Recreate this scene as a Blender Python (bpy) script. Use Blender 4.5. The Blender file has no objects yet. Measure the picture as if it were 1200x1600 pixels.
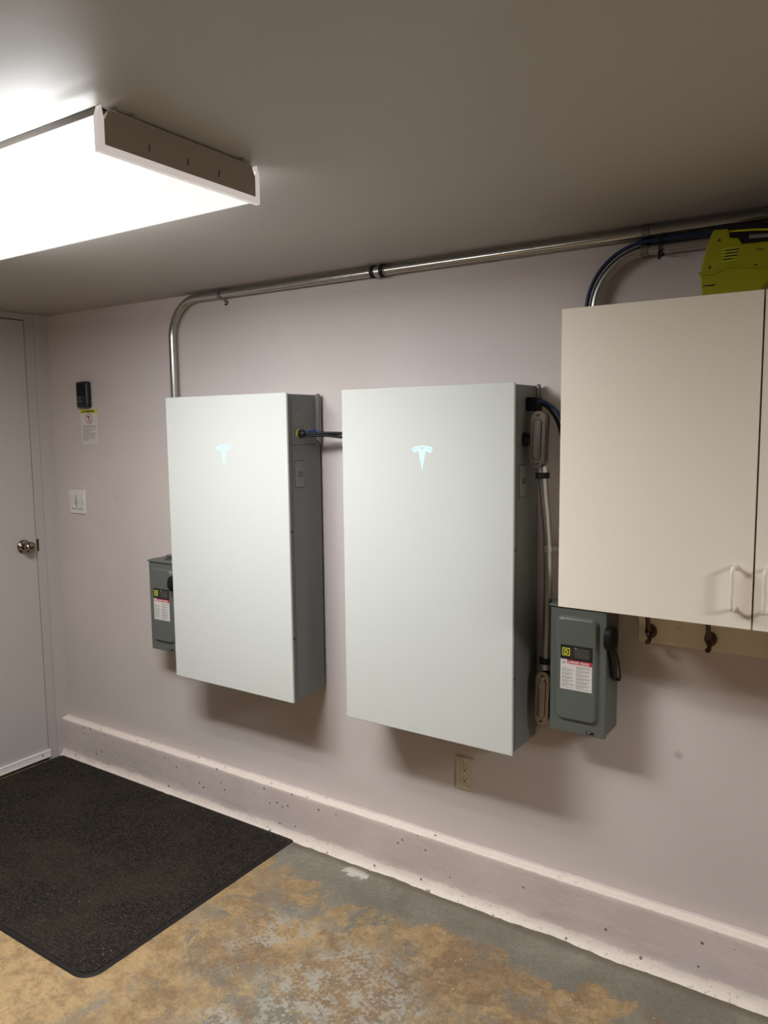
import bpy, bmesh, math, random
from mathutils import Vector, Matrix, noise
random.seed(7)
S = bpy.context.scene
COL = S.collection
PI = math.pi

# ------------------------------------------------------------------ camera
CX, CY, CZ = 2.7413, -2.2516, 1.5983
YAW, PITCH, ROLL, FPX = 0.58784, -0.10774, -0.01094, 1215.68
cam = bpy.data.cameras.new('camera'); camo = bpy.data.objects.new('camera', cam); COL.objects.link(camo)
cam.sensor_fit = 'VERTICAL'; cam.sensor_height = 36.0; cam.lens = FPX / 1600 * 36.0; cam.clip_start = 0.02
f = Vector((-math.sin(YAW) * math.cos(PITCH), math.cos(YAW) * math.cos(PITCH), math.sin(PITCH)))
r = Vector((math.cos(YAW), math.sin(YAW), 0)); u = r.cross(f)
r2 = r * math.cos(ROLL) + u * math.sin(ROLL); u2 = -r * math.sin(ROLL) + u * math.cos(ROLL)
m = Matrix((r2, u2, -f)).transposed().to_4x4(); m.translation = Vector((CX, CY, CZ))
camo.matrix_world = m
S.camera = camo

# ------------------------------------------------------------------ light and exposure
EXPOSURE = 0.27
LENS_GLOW = 58.0          # main ceiling fixture
LENS_GLOW_FAR = 62.0      # second fixture, out of frame to the right
LENS_SIDE = 32.0          # flanks of the diffusers
w = bpy.data.worlds.new('world'); S.world = w; w.use_nodes = True
w.node_tree.nodes['Background'].inputs[0].default_value = (0.9, 0.85, 0.8, 1)
w.node_tree.nodes['Background'].inputs[1].default_value = 0.05
S.view_settings.view_transform = 'Standard'; S.view_settings.look = 'None'
S.view_settings.gamma = 1.0; S.view_settings.exposure = EXPOSURE
S.view_settings.use_curve_mapping = False
try:
    S.cycles.use_denoising = True
    S.cycles.max_bounces = 8; S.cycles.diffuse_bounces = 6
    S.cycles.sample_clamp_indirect = 4.0
except Exception:
    pass

# ------------------------------------------------------------------ materials
def lin(c):
    return tuple((v / 255 / 12.92) if v <= 10 else ((v / 255 + 0.055) / 1.055) ** 2.4 for v in c) + (1,)

def mat(name, rgb, rough=0.5, metal=0.0, spec=0.5, coat=0.0, emit=None, es=0.0, vary=0.0, vscale=8.0, bump=0.0, bscale=200.0):
    """rgb is a 0-255 sRGB albedo"""
    M = bpy.data.materials.new(name); M.use_nodes = True
    nt = M.node_tree; b = nt.nodes['Principled BSDF']
    b.inputs['Base Color'].default_value = lin(rgb)
    b.inputs['Roughness'].default_value = rough; b.inputs['Metallic'].default_value = metal
    b.inputs['Specular IOR Level'].default_value = spec
    b.inputs['Coat Weight'].default_value = coat; b.inputs['Coat Roughness'].default_value = 0.08
    if emit:
        b.inputs['Emission Color'].default_value = emit + (1,); b.inputs['Emission Strength'].default_value = es
    if vary or bump:
        tc = nt.nodes.new('ShaderNodeTexCoord')
        if vary:
            n = nt.nodes.new('ShaderNodeTexNoise'); n.inputs['Scale'].default_value = vscale; n.inputs['Detail'].default_value = 5
            nt.links.new(tc.outputs['Object'], n.inputs['Vector'])
            mx = nt.nodes.new('ShaderNodeMix'); mx.data_type = 'RGBA'
            c = lin(rgb)
            mx.inputs[6].default_value = tuple(v * (1 - vary) for v in c[:3]) + (1,)
            mx.inputs[7].default_value = tuple(min(1, v * (1 + vary)) for v in c[:3]) + (1,)
            nt.links.new(n.outputs['Fac'], mx.inputs[0]); nt.links.new(mx.outputs[2], b.inputs['Base Color'])
        if bump:
            n2 = nt.nodes.new('ShaderNodeTexNoise'); n2.inputs['Scale'].default_value = bscale; n2.inputs['Detail'].default_value = 3
            nt.links.new(tc.outputs['Object'], n2.inputs['Vector'])
            bp = nt.nodes.new('ShaderNodeBump'); bp.inputs['Strength'].default_value = bump; bp.inputs['Distance'].default_value = 0.002
            nt.links.new(n2.outputs['Fac'], bp.inputs['Height']); nt.links.new(bp.outputs['Normal'], b.inputs['Normal'])
    return M

class NG:
    """small node helper"""
    def __init__(s, M):
        s.nt = M.node_tree; s.b = s.nt.nodes['Principled BSDF']; s.tc = s.nt.nodes.new('ShaderNodeTexCoord').outputs['Object']
        sp = s.nt.nodes.new('ShaderNodeSeparateXYZ'); s.nt.links.new(s.tc, sp.inputs[0]); s.X, s.Y, s.Z = sp.outputs
    def L(s, a, b): s.nt.links.new(a, b)
    def noise(s, scale, detail=4, rough=0.5, vec=None, dist=0.0, stretch=None, off=None):
        v = vec or s.tc
        if stretch or off:
            mp = s.nt.nodes.new('ShaderNodeMapping'); mp.inputs['Scale'].default_value = stretch or (1, 1, 1)
            mp.inputs['Location'].default_value = off or (0, 0, 0)
            s.L(v, mp.inputs['Vector']); v = mp.outputs[0]
        n = s.nt.nodes.new('ShaderNodeTexNoise'); n.inputs['Scale'].default_value = scale; n.inputs['Detail'].default_value = detail
        n.inputs['Roughness'].default_value = rough; n.inputs['Distortion'].default_value = dist
        s.L(v, n.inputs['Vector']); return n.outputs['Fac']
    def voro(s, scale, off=None):
        v = s.tc
        if off:
            mp = s.nt.nodes.new('ShaderNodeMapping'); mp.inputs['Location'].default_value = off; s.L(v, mp.inputs['Vector']); v = mp.outputs[0]
        n = s.nt.nodes.new('ShaderNodeTexVoronoi'); n.inputs['Scale'].default_value = scale; s.L(v, n.inputs['Vector']); return n.outputs
    def math(s, op, a, b=None, c=None, clamp=False):
        n = s.nt.nodes.new('ShaderNodeMath'); n.operation = op; n.use_clamp = clamp
        for i, v in enumerate((a, b, c)):
            if v is None: continue
            if isinstance(v, (int, float)): n.inputs[i].default_value = v
            else: s.L(v, n.inputs[i])
        return n.outputs[0]
    def ramp(s, v, a, b, lo=0.0, hi=1.0):
        n = s.nt.nodes.new('ShaderNodeMapRange'); n.interpolation_type = 'SMOOTHSTEP'
        n.inputs[1].default_value = a; n.inputs[2].default_value = b; n.inputs[3].default_value = lo; n.inputs[4].default_value = hi
        if isinstance(v, (int, float)): n.inputs[0].default_value = v
        else: s.L(v, n.inputs[0])
        return n.outputs[0]
    def mix(s, fac, a, b):
        n = s.nt.nodes.new('ShaderNodeMix'); n.data_type = 'RGBA'
        for i, v in ((0, fac), (6, a), (7, b)):
            if isinstance(v, tuple): n.inputs[i].default_value = v
            elif isinstance(v, (int, float)): n.inputs[i].default_value = v
            else: s.L(v, n.inputs[i])
        return n.outputs[2]
    def bump(s, h, strength=0.3, dist=0.002):
        bp = s.nt.nodes.new('ShaderNodeBump'); bp.inputs['Strength'].default_value = strength; bp.inputs['Distance'].default_value = dist
        s.L(h, bp.inputs['Height']); s.L(bp.outputs['Normal'], s.b.inputs['Normal'])

WALL_C = (206, 193, 188)
M_wall = mat('mauve wall paint', WALL_C, 0.55, spec=0.3)
g = NG(M_wall)
c = g.mix(g.ramp(g.noise(1.6, 3), 0.35, 0.7), lin((203, 191, 186)), lin((209, 197, 192)))
# small dirty scuffs with a shape of their own
def spot(g, x, z, r0, r1, sx=1.0):
    dx = g.math('MULTIPLY', g.math('SUBTRACT', g.X, x), sx); dz = g.math('SUBTRACT', g.Z, z)
    d = g.math('SQRT', g.math('ADD', g.math('MULTIPLY', dx, dx), g.math('MULTIPLY', dz, dz)))
    return g.ramp(d, r0, r1, 1.0, 0.0)
c = g.mix(g.math('MULTIPLY', spot(g, 2.248, 0.654, 0.0, 0.02), 0.45), c, lin((120, 105, 100)))
sc = g.ramp(g.math('MULTIPLY', g.noise(5, 2, 0.5, dist=1.5), 1.0), 0.49, 0.5)
sc2 = g.ramp(g.noise(5, 2, 0.5, dist=1.5), 0.51, 0.5)
msk = spot(g, -0.22, 1.3, 0.02, 0.16)
c = g.mix(g.math('MULTIPLY', g.math('MULTIPLY', g.math('MULTIPLY', sc, sc2), msk), 0.28), c, lin((125, 112, 108)))
g.L(c, g.b.inputs['Base Color'])
g.bump(g.noise(260, 3), 0.12, 0.0012)

M_ceil = mat('ceiling paint', (170, 164, 157), 0.50, spec=0.9)
g = NG(M_ceil)
g.bump(g.math('ADD', g.noise(9, 4), g.math('MULTIPLY', g.noise(180, 2), 0.15)), 0.25, 0.004)

M_doorw = mat('door wall paint', (178, 170, 164), 0.45, spec=0.35, bump=0.06, bscale=120)
M_trim = mat('trim paint', (176, 165, 162), 0.4, spec=0.4, bump=0.06, bscale=120)
M_gap = mat('gap dark', (40, 34, 32), 0.9)
M_sweep = mat('white door sweep', (226, 221, 216), 0.35)
M_other = mat('far garage walls', (128, 120, 112), 0.7, vary=0.1, vscale=1.5)

# concrete floor
M_floor = mat('stained concrete', (130, 125, 115), 0.5, spec=0.45)
g = NG(M_floor)
n1 = g.noise(1.7, 8, 0.62, dist=0.7)
n2 = g.noise(3.1, 8, 0.66, dist=0.5, off=(3.3, 1.7, 0))
fine = g.noise(60, 6, 0.7)
mid = g.noise(14, 6, 0.7)
grey = g.mix(g.ramp(n2, 0.35, 0.65), lin((142, 137, 124)), lin((116, 111, 99)))
grey = g.mix(g.math('MULTIPLY', g.ramp(fine, 0.40, 0.60), 0.35), grey, lin((112, 104, 90)))
tone = g.math('ADD', g.math('MULTIPLY', mid, 0.6), g.math('MULTIPLY', fine, 0.4))
ochre = g.mix(g.ramp(tone, 0.40, 0.60), lin((146, 116, 78)), lin((182, 152, 108)))
brown = g.mix(g.ramp(tone, 0.42, 0.60), lin((120, 94, 68)), lin((150, 122, 90)))
# stain everywhere except a ragged strip beside the curb
yd = g.math('ADD', g.Y, g.math('MULTIPLY', g.math('SUBTRACT', g.noise(4.5, 9, 0.72, dist=0.6), 0.5), 0.50))
mo = g.ramp(yd, -0.215, -0.24)
nn = g.math('SUBTRACT', g.noise(3.2, 12, 0.78, dist=0.5), g.math('MULTIPLY', g.ramp(g.X, 0.75, 1.5), 0.045))
nn = g.math('ADD', nn, g.math('MULTIPLY', g.ramp(g.Y, -0.7, -1.0), g.ramp(g.X, 1.0, 0.7, 0.0, 0.12)))
ml = g.ramp(nn, 0.445, 0.475)
c = g.mix(g.math('MULTIPLY', mo, g.ramp(nn, 0.405, 0.485, 0.0, 0.95)), grey, ochre)
mb = g.math('MULTIPLY', g.ramp(g.noise(2.6, 9, 0.72, off=(7, 2, 0)), 0.46, 0.54), g.math('MULTIPLY', mo, g.ramp(g.X, 0.8, 1.15)))
c = g.mix(g.math('MULTIPLY', mb, 0.80), c, brown)
c = g.mix(g.math('MULTIPLY', g.ramp(g.noise(5, 8, 0.7, off=(2, 9, 0)), 0.52, 0.62), 0.5), c, grey)
# pale gritty scuffs where the sealer has gone
ms = g.math('MULTIPLY', g.ramp(g.noise(2.6, 5, 0.6, off=(1.45, 5.2, 0), dist=0.4), 0.50, 0.58), g.math('MULTIPLY', g.ramp(g.Y, -0.34, -0.5), g.ramp(g.X, 0.95, 1.15)))
gc = g.math('SUBTRACT', g.X, 1.50); gd = g.math('ADD', g.Y, 0.66)
gr = g.math('SQRT', g.math('ADD', g.math('MULTIPLY', gc, gc), g.math('MULTIPLY', gd, gd)))
ms = g.math('MAXIMUM', ms, g.ramp(g.math('ADD', gr, g.math('MULTIPLY', g.noise(6, 5, 0.7), 0.3)), 0.42, 0.32))
grit = g.ramp(g.math('ADD', g.math('MULTIPLY', g.noise(75, 5, 0.75), 0.5), g.math('MULTIPLY', g.noise(19, 5, 0.7), 0.5)), 0.492, 0.525)
tanl = g.math('MULTIPLY', g.ramp(g.X, 1.0, 0.75), g.ramp(g.Y, -0.6, -0.9))
c = g.mix(g.math('MULTIPLY', tanl, g.ramp(tone, 0.40, 0.58, 0.05, 0.8)), c, lin((190, 158, 112)))
c = g.mix(g.math('MULTIPLY', g.math('MULTIPLY', ms, grit), 0.80), c, lin((170, 164, 152)))
spk = g.noise(210, 4, 0.75)
c = g.mix(g.ramp(spk, 0.50, 0.68, 0.0, 0.38), c, lin((96, 80, 60)))
c = g.mix(g.ramp(spk, 0.48, 0.32, 0.0, 0.30), c, lin((206, 190, 162)))
c = g.mix(g.math('MULTIPLY', g.ramp(g.noise(30, 6, 0.75, stretch=(1, 2.2, 1), off=(3, 3, 3)), 0.54, 0.64), 0.30), c, lin((104, 92, 76)))
# thin worn edges of the stain
edge = g.math('MULTIPLY', g.ramp(ml, 0.05, 0.5), g.ramp(ml, 0.95, 0.5))
c = g.mix(g.math('MULTIPLY', g.math('MULTIPLY', edge, g.ramp(fine, 0.5, 0.62)), 0.5), c, lin((205, 186, 150)))
# white splash of plaster near the curb
sp_ = g.math('MULTIPLY', spot(g, 0, 0, 0, 0.001), 0.0)
dx = g.math('MULTIPLY', g.math('SUBTRACT', g.X, 1.17), 0.8); dy = g.math('MULTIPLY', g.math('ADD', g.Y, 0.105), 1.6)
d = g.math('SQRT', g.math('ADD', g.math('MULTIPLY', dx, dx), g.math('MULTIPLY', dy, dy)))
d = g.math('ADD', d, g.math('MULTIPLY', g.math('SUBTRACT', g.noise(40, 5, 0.7), 0.5), 0.10))
c = g.mix(g.ramp(d, 0.05, 0.03), c, lin((205, 196, 186)))
# dirt line and crumbs along the curb
c = g.mix(g.math('MULTIPLY', g.ramp(g.math('ADD', g.Y, g.math('MULTIPLY', mid, 0.04)), -0.085, -0.05), 0.75), c, lin((96, 84, 70)))
c = g.mix(g.math('MULTIPLY', g.ramp(fine, 0.56, 0.66), 0.35), c, lin((92, 76, 58)))
v = g.voro(34)
c = g.mix(g.math('MULTIPLY', g.ramp(v[0], 0.10, 0.06), g.ramp(g.noise(9, 2, off=(4, 4, 4)), 0.58, 0.6)), c, lin((206, 194, 172)))
g.L(c, g.b.inputs['Base Color'])
g.L(g.ramp(n2, 0.3, 0.7, 0.42, 0.62), g.b.inputs['Roughness'])
g.bump(g.math('ADD', g.math('MULTIPLY', fine, 0.5), mid), 0.22, 0.003)

# curb: mauve paint, bare creamy plaster along its ledge and its foot
M_curb = mat('painted curb', WALL_C, 0.5, spec=0.35)
g = NG(M_curb)
mid = g.noise(22, 6, 0.7); fine = g.noise(90, 5, 0.7)
cream = g.mix(fine, lin((224, 206, 194)), lin((246, 232, 220)))
paint = g.mix(g.ramp(g.noise(5, 4), 0.3, 0.7), lin((209, 192, 186)), lin((217, 201, 195)))
zz = g.math('ADD', g.Z, g.math('MULTIPLY', g.math('SUBTRACT', mid, 0.5), 0.012))
top = g.math('MULTIPLY', g.ramp(zz, 0.1800, 0.1825), g.ramp(g.math('ADD', g.Y, g.math('MULTIPLY', g.math('SUBTRACT', mid, 0.5), 0.012)), -0.0085, -0.0120))
zf = g.math('ADD', g.Z, g.math('MULTIPLY', g.math('SUBTRACT', g.noise(7, 6, 0.7), 0.5), 0.05))
foot = g.ramp(zf, 0.034, 0.027)
c = g.mix(g.math('MAXIMUM', top, foot), paint, cream)
v = g.voro(26)
pit = g.math('MULTIPLY', g.ramp(v[0], 0.15, 0.10), g.ramp(g.noise(6, 3, off=(2, 2, 2)), 0.47, 0.53))
c = g.mix(g.math('MULTIPLY', pit, 0.8), c, lin((92, 76, 66)))
v2 = g.voro(38, (5, 1, 2))
chip = g.math('MULTIPLY', g.ramp(v2[0], 0.14, 0.08), g.ramp(g.noise(7, 3, off=(8, 2, 2)), 0.52, 0.58))
c = g.mix(g.math('MULTIPLY', chip, 0.7), c, lin((226, 212, 200)))
# long pale scratches
scn = g.noise(3.0, 3, 0.5, stretch=(1.4, 1, 16), off=(0.4, 0, 3))
c = g.mix(g.math('MULTIPLY', g.math('MULTIPLY', g.ramp(scn, 0.625, 0.635), g.ramp(scn, 0.655, 0.64)), g.ramp(g.X, 0.8, 1.4)), c, lin((222, 208, 200)))
c = g.mix(g.math('MULTIPLY', g.math('MULTIPLY', foot, g.ramp(fine, 0.58, 0.66)), 0.6), c, lin((140, 116, 98)))
g.L(c, g.b.inputs['Base Color'])
g.bump(g.math('SUBTRACT', g.math('ADD', mid, g.math('MULTIPLY', fine, 0.5)), g.math('MULTIPLY', pit, 2.0)), 0.45, 0.003)

# mat
M_mat = mat('black ribbed carpet', (44, 39, 35), 0.95, spec=0.1)
g = NG(M_mat)
rib = g.math('SINE', g.math('MULTIPLY', g.Y, 2 * PI / 0.0085))
fib = g.noise(420, 4, 0.7)
fl = g.noise(330, 3, 0.7, stretch=(0.45, 1, 1))
c = g.mix(g.ramp(fl, 0.48, 0.66), lin((36, 32, 28)), lin((92, 82, 70)))
c = g.mix(g.ramp(rib, -0.2, -0.9, 0.0, 0.35), c, lin((18, 16, 14)))
c = g.mix(g.math('MULTIPLY', g.ramp(g.noise(3, 4, 0.6), 0.45, 0.65), 0.35), c, lin((70, 60, 50)))
v = g.voro(60)
c = g.mix(g.math('MULTIPLY', g.ramp(v[0], 0.10, 0.05), g.ramp(g.noise(11, 3, off=(1, 7, 0)), 0.60, 0.62)), c, lin((168, 148, 118)))
v = g.voro(22, (2, 3, 0))
c = g.mix(g.math('MULTIPLY', g.ramp(v[0], 0.05, 0.03), g.ramp(g.noise(5, 3, off=(5, 7, 0)), 0.54, 0.56)), c, lin((190, 182, 172)))
g.L(c, g.b.inputs['Base Color'])
g.bump(g.math('ADD', g.math('MULTIPLY', rib, 0.5), fib), 0.7, 0.003)
M_rub = mat('black rubber edge', (36, 31, 28), 0.6, spec=0.3, bump=0.1)

# battery units
M_glass = mat('white glass panel', (209, 211, 206), 0.07, spec=0.5, coat=0.0)
M_side = mat('dark grey powder coat', (112, 114, 112), 0.5, spec=0.4, bump=0.08, bscale=500)
M_side2 = mat('grey service plate', (120, 121, 119), 0.42, spec=0.45)
M_alu = mat('bracket aluminium', (150, 150, 148), 0.4, 0.7)
M_line = mat('knockout outline', (175, 160, 120), 0.5, 0.3)
M_logo = mat('lit emblem', (110, 178, 205), 0.3, emit=(0.50, 0.74, 0.80), es=1.0)
M_black = mat('black plastic', (20, 20, 20), 0.4)
M_blackm = mat('matte black rubber', (12, 12, 12), 0.6, spec=0.3)
M_blue = mat('blue cable sheath', (15, 40, 82), 0.5)
M_yel = mat('yellow seal ring', (190, 170, 50), 0.5)
# disconnects
M_sqd = mat('grey green enamel', (92, 96, 90), 0.42, spec=0.45, bump=0.04, bscale=300)
M_lblk = mat('label black', (22, 21, 20), 0.5)
M_lwht = mat('label white', (214, 208, 202), 0.55)
M_lred = mat('label red', (186, 40, 58), 0.5)
M_lyel = mat('label yellow', (206, 206, 60), 0.5)
M_ltxt = mat('label print', (92, 84, 82), 0.6)
M_ltw = mat('label faint print', (120, 116, 100), 0.6)
# metals
M_emt = mat('galvanised conduit', (182, 180, 175), 0.24, 0.95, vary=0.12, vscale=25)
M_cast = mat('cast conduit body', (150, 140, 130), 0.24, 0.9, vary=0.08, vscale=40)
M_steel = mat('zinc plated steel', (190, 188, 182), 0.3, 0.95)
M_nick = mat('satin nickel', (150, 138, 124), 0.2, 1.0)
M_hook = mat('antique brass', (82, 66, 50), 0.3, 0.85)
# cabinet
M_cab = mat('white laminate', (243, 232, 216), 0.38, spec=0.4)
M_hand = mat('glossy cream plastic', (238, 228, 212), 0.22)
M_rail = mat('cream painted rail', (226, 213, 192), 0.5)
M_plate = mat('white wall plate', (222, 218, 212), 0.35)
M_alm = mat('light almond plastic', (196, 184, 160), 0.35)
# tool
M_lime = mat('lime green plastic', (146, 142, 8), 0.42, spec=0.4)
M_lime2 = mat('lime stripe', (190, 192, 30), 0.4)
# fixture
M_fix = mat('fixture end plate', (168, 156, 146), 0.5, spec=0.4)
M_pan = mat('fixture pan shadow grey', (70, 64, 60), 0.5)  # shade of the gap under the ceiling, put into the pan's colour
M_lip = mat('diffuser lip', (240, 232, 228), 0.35, emit=(1.0, 0.93, 0.9), es=0.32)
def lens_mat(name, xe, glow, yc):
    M = mat(name, (235, 235, 235), 0.35)
    g = NG(M)
    # local coords: x along the tubes, y across. bright tubes behind the lens, paler lens between and past their ends
    near = g.math('POWER', g.ramp(g.Y, 0.06, -0.075, 0.0, 1.0), 3.0)
    far = g.math('POWER', g.ramp(g.math('ABSOLUTE', g.math('SUBTRACT', g.Y, 0.092)), 0.0, 0.105, 1.0, 0.0), 3.0)
    tube = g.math('MAXIMUM', near, far)
    wob = g.math('ADD', g.X, g.math('MULTIPLY', g.Y, 0.55))
    end = g.math('MULTIPLY', g.math('POWER', g.ramp(wob, xe + 0.03, xe - 0.30, 0.0, 1.0), 3.5), g.ramp(g.X, -xe + 0.04, -xe + 0.22, 0.0, 1.0))
    side = g.ramp(g.math('ABSOLUTE', g.Y), 0.182, 0.192, 0.0, 1.0)
    low = g.ramp(g.Z, -0.030, -0.066, 0.06, 1.0)
    pr = g.math('MULTIPLY', g.math('SINE', g.math('MULTIPLY', g.X, 2 * PI / 0.0062)), g.math('SINE', g.math('MULTIPLY', g.Y, 2 * PI / 0.0062)))
    pr = g.math('ADD', g.math('MULTIPLY', pr, 0.06), 0.94)
    core = g.math('MULTIPLY', g.math('MULTIPLY', tube, end), g.math('SUBTRACT', 1.0, side))
    base = g.math('ADD', 0.66, g.math('MULTIPLY', g.math('MULTIPLY', side, low), g.math('MULTIPLY', g.math('ADD', 0.15, g.math('MULTIPLY', end, 0.85)), LENS_SIDE)))
    s_ = g.math('MULTIPLY', g.math('ADD', base, g.math('MULTIPLY', core, glow)), pr)
    g.b.inputs['Emission Color'].default_value = (0.955, 0.985, 1.0, 1)
    g.L(s_, g.b.inputs['Emission Strength'])
    return M

# ------------------------------------------------------------------ helpers
def setp(o, label=None, cat=None, group=None, kind=None):
    if label: o['label'] = label
    if cat: o['category'] = cat
    if group: o['group'] = group
    if kind: o['kind'] = kind
    return o

def thing(name, label, cat, loc, group=None):
    o = bpy.data.objects.new(name, None); COL.objects.link(o); o.location = loc
    o.empty_display_size = 0.05
    return setp(o, label, cat, group)

def wloc(o):
    v = Vector((0, 0, 0))
    while o is not None: v += o.location; o = o.parent
    return v

def obj(name, bm, material, parent=None, smooth=True, ang=35, loc=None):
    """bmesh in world coordinates -> ONE mesh object (origin at parent's base or at loc)"""
    me = bpy.data.meshes.new(name)
    bmesh.ops.recalc_face_normals(bm, faces=bm.faces)
    base = wloc(parent) if parent is not None else Vector(loc or (0, 0, 0))
    bmesh.ops.translate(bm, verts=bm.verts, vec=-base)
    if smooth:
        for fc in bm.faces: fc.smooth = True
        lim = math.radians(ang)
        for e in bm.edges:
            if len(e.link_faces) == 2:
                a_ = e.calc_face_angle(0); f0, f1 = e.link_faces; A0, A1 = f0.calc_area() + 1e-12, f1.calc_area() + 1e-12
                if a_ > lim or (a_ > 0.08 and max(A0, A1) / min(A0, A1) > 25): e.smooth = False
    bm.to_mesh(me); bm.free()
    for mm in (material if isinstance(material, (list, tuple)) else [material]): me.materials.append(mm)
    o = bpy.data.objects.new(name, me); COL.objects.link(o)
    if parent is not None: o.parent = parent
    else: o.location = base
    return o

def pieces(name, bm, material, parent, **k):
    """every loose piece of bm becomes an object of its own"""
    bm.verts.index_update(); seen = set(); out = []
    for v0 in bm.verts:
        if v0 in seen: continue
        st = [v0]; isl = []
        seen.add(v0)
        while st:
            v = st.pop(); isl.append(v)
            for e in v.link_edges:
                o_ = e.other_vert(v)
                if o_ not in seen: seen.add(o_); st.append(o_)
        nb = bmesh.new(); mp = {v: nb.verts.new(v.co) for v in isl}
        for fc in {fc for v in isl for fc in v.link_faces}: nb.faces.new([mp[v] for v in fc.verts])
        out.append(obj(name, nb, material, parent, **k))
    bm.free(); return out

def struct(name, bm, material, loc=None, **k):
    return setp(obj(name, bm, material, loc=loc, **k), kind='structure')

def B(): return bmesh.new()

def box(bm, x0, x1, y0, y1, z0, z1, bev=0.0, seg=2):
    t = bmesh.new()
    bmesh.ops.create_cube(t, size=1)
    bmesh.ops.scale(t, vec=(abs(x1 - x0), abs(y1 - y0), abs(z1 - z0)), verts=t.verts)
    bmesh.ops.translate(t, vec=((x0 + x1) / 2, (y0 + y1) / 2, (z0 + z1) / 2), verts=t.verts)
    if bev: bmesh.ops.bevel(t, geom=list(t.edges), offset=bev, segments=seg, affect='EDGES', profile=0.5)
    merge(bm, t); return bm

def merge(bm, t):
    me = bpy.data.meshes.new('tmp'); t.to_mesh(me); t.free(); bm.from_mesh(me); bpy.data.meshes.remove(me)

def prism(bm, pts, axis, a, b, bev=0.0, seg=2):
    """polygon pts (2D) extruded along axis from a to b. axis 'y': pts=(x,z); 'x': pts=(y,z); 'z': pts=(x,y)"""
    def P(p, t):
        return {'y': (p[0], t, p[1]), 'x': (t, p[0], p[1]), 'z': (p[0], p[1], t)}[axis]
    t = bmesh.new(); n = len(pts)
    A = [t.verts.new(P(p, a)) for p in pts]; Bv = [t.verts.new(P(p, b)) for p in pts]
    t.faces.new(A); t.faces.new(Bv[::-1])
    for i in range(n): t.faces.new((A[i], Bv[i], Bv[(i + 1) % n], A[(i + 1) % n]))
    bmesh.ops.recalc_face_normals(t, faces=t.faces)
    if bev:
        es = [e for e in t.edges if e.calc_face_angle(0) > 0.5]
        bmesh.ops.bevel(t, geom=es, offset=bev, segments=seg, affect='EDGES', profile=0.5)
    merge(bm, t); return bm

def rrect(cx, cz, w, h, r, n=6):
    P = []
    for (sx, sz, a0) in ((1, 1, 0), (-1, 1, 90), (-1, -1, 180), (1, -1, 270)):
        for i in range(n + 1):
            a = math.radians(a0 + 90 * i / n)
            P.append((cx + sx * (w / 2 - r) + r * math.cos(a), cz + sz * (h / 2 - r) + r * math.sin(a)))
    return P

def tube(bm, pts, rad, n=16, caps=True):
    """round tube through points, parallel-transport frames; rad number or list"""
    pts = [Vector(p) for p in pts]; N = len(pts)
    T = []
    for i in range(N):
        a = pts[max(i - 1, 0)]; b = pts[min(i + 1, N - 1)]; T.append((b - a).normalized())
    nrm = T[0].orthogonal().normalized(); rings = []
    for i in range(N):
        if i: 
            q = T[i - 1].rotation_difference(T[i]); nrm = q @ nrm
        bi = T[i].cross(nrm).normalized()
        rr = rad[i] if isinstance(rad, (list, tuple)) else rad
        rings.append([bm.verts.new(pts[i] + (nrm * math.cos(2 * PI * k / n) + bi * math.sin(2 * PI * k / n)) * rr) for k in range(n)])
    for i in range(N - 1):
        for k in range(n):
            bm.faces.new((rings[i][k], rings[i][(k + 1) % n], rings[i + 1][(k + 1) % n], rings[i + 1][k]))
    if caps: bm.faces.new(rings[0][::-1]); bm.faces.new(rings[-1])
    return bm

def lathe(bm, prof, origin, axis, n=32):
    """prof: (dist along axis, radius)"""
    ax = Vector(axis).normalized(); o = Vector(origin)
    e1 = ax.orthogonal().normalized(); e2 = ax.cross(e1)
    rings = []
    for (d, rr) in prof:
        rings.append([bm.verts.new(o + ax * d + (e1 * math.cos(2 * PI * k / n) + e2 * math.sin(2 * PI * k / n)) * max(rr, 1e-5)) for k in range(n)])
    for i in range(len(rings) - 1):
        for k in range(n):
            bm.faces.new((rings[i][k], rings[i][(k + 1) % n], rings[i + 1][(k + 1) % n], rings[i + 1][k]))
    bm.faces.new(rings[0][::-1]); bm.faces.new(rings[-1])
    return bm

def ring(bm, origin, axis, r0, r1, h):
    """flat washer: inner r0, outer r1, thickness h"""
    ax = Vector(axis).normalized(); o = Vector(origin); e1 = ax.orthogonal().normalized(); e2 = ax.cross(e1); n = 28
    R = []
    for (d, rr) in ((0, r0), (0, r1), (h, r1), (h, r0)):
        R.append([bm.verts.new(o + ax * d + (e1 * math.cos(2 * PI * k / n) + e2 * math.sin(2 * PI * k / n)) * rr) for k in range(n)])
    for i in range(4):
        for k in range(n):
            bm.faces.new((R[i][k], R[i][(k + 1) % n], R[(i + 1) % 4][(k + 1) % n], R[(i + 1) % 4][k]))
    return bm

def text_bm(s, x, y, z, size, width=None, italic=0.0, depth=0.0002, bold=0.0):
    """raised lettering on a surface facing -y, x/z = left/baseline"""
    cu = bpy.data.curves.new('t', 'FONT'); cu.body = s; cu.size = size; cu.extrude = depth; cu.shear = italic; cu.offset = bold; cu.resolution_u = 3
    o = bpy.data.objects.new('t', cu); COL.objects.link(o)
    bpy.context.view_layer.update()
    me = bpy.data.meshes.new_from_object(o.evaluated_get(bpy.context.evaluated_depsgraph_get()))
    bpy.data.objects.remove(o); bpy.data.curves.remove(cu)
    bm = bmesh.new(); bm.from_mesh(me); bpy.data.meshes.remove(me)
    xs = [v.co.x for v in bm.verts]; k = (width / (max(xs) - min(xs))) if width else 1.0; x0 = min(xs)
    for v in bm.verts: v.co = Vector((x + (v.co.x - x0) * k, y - v.co.z, z + v.co.y))
    return bm

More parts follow.
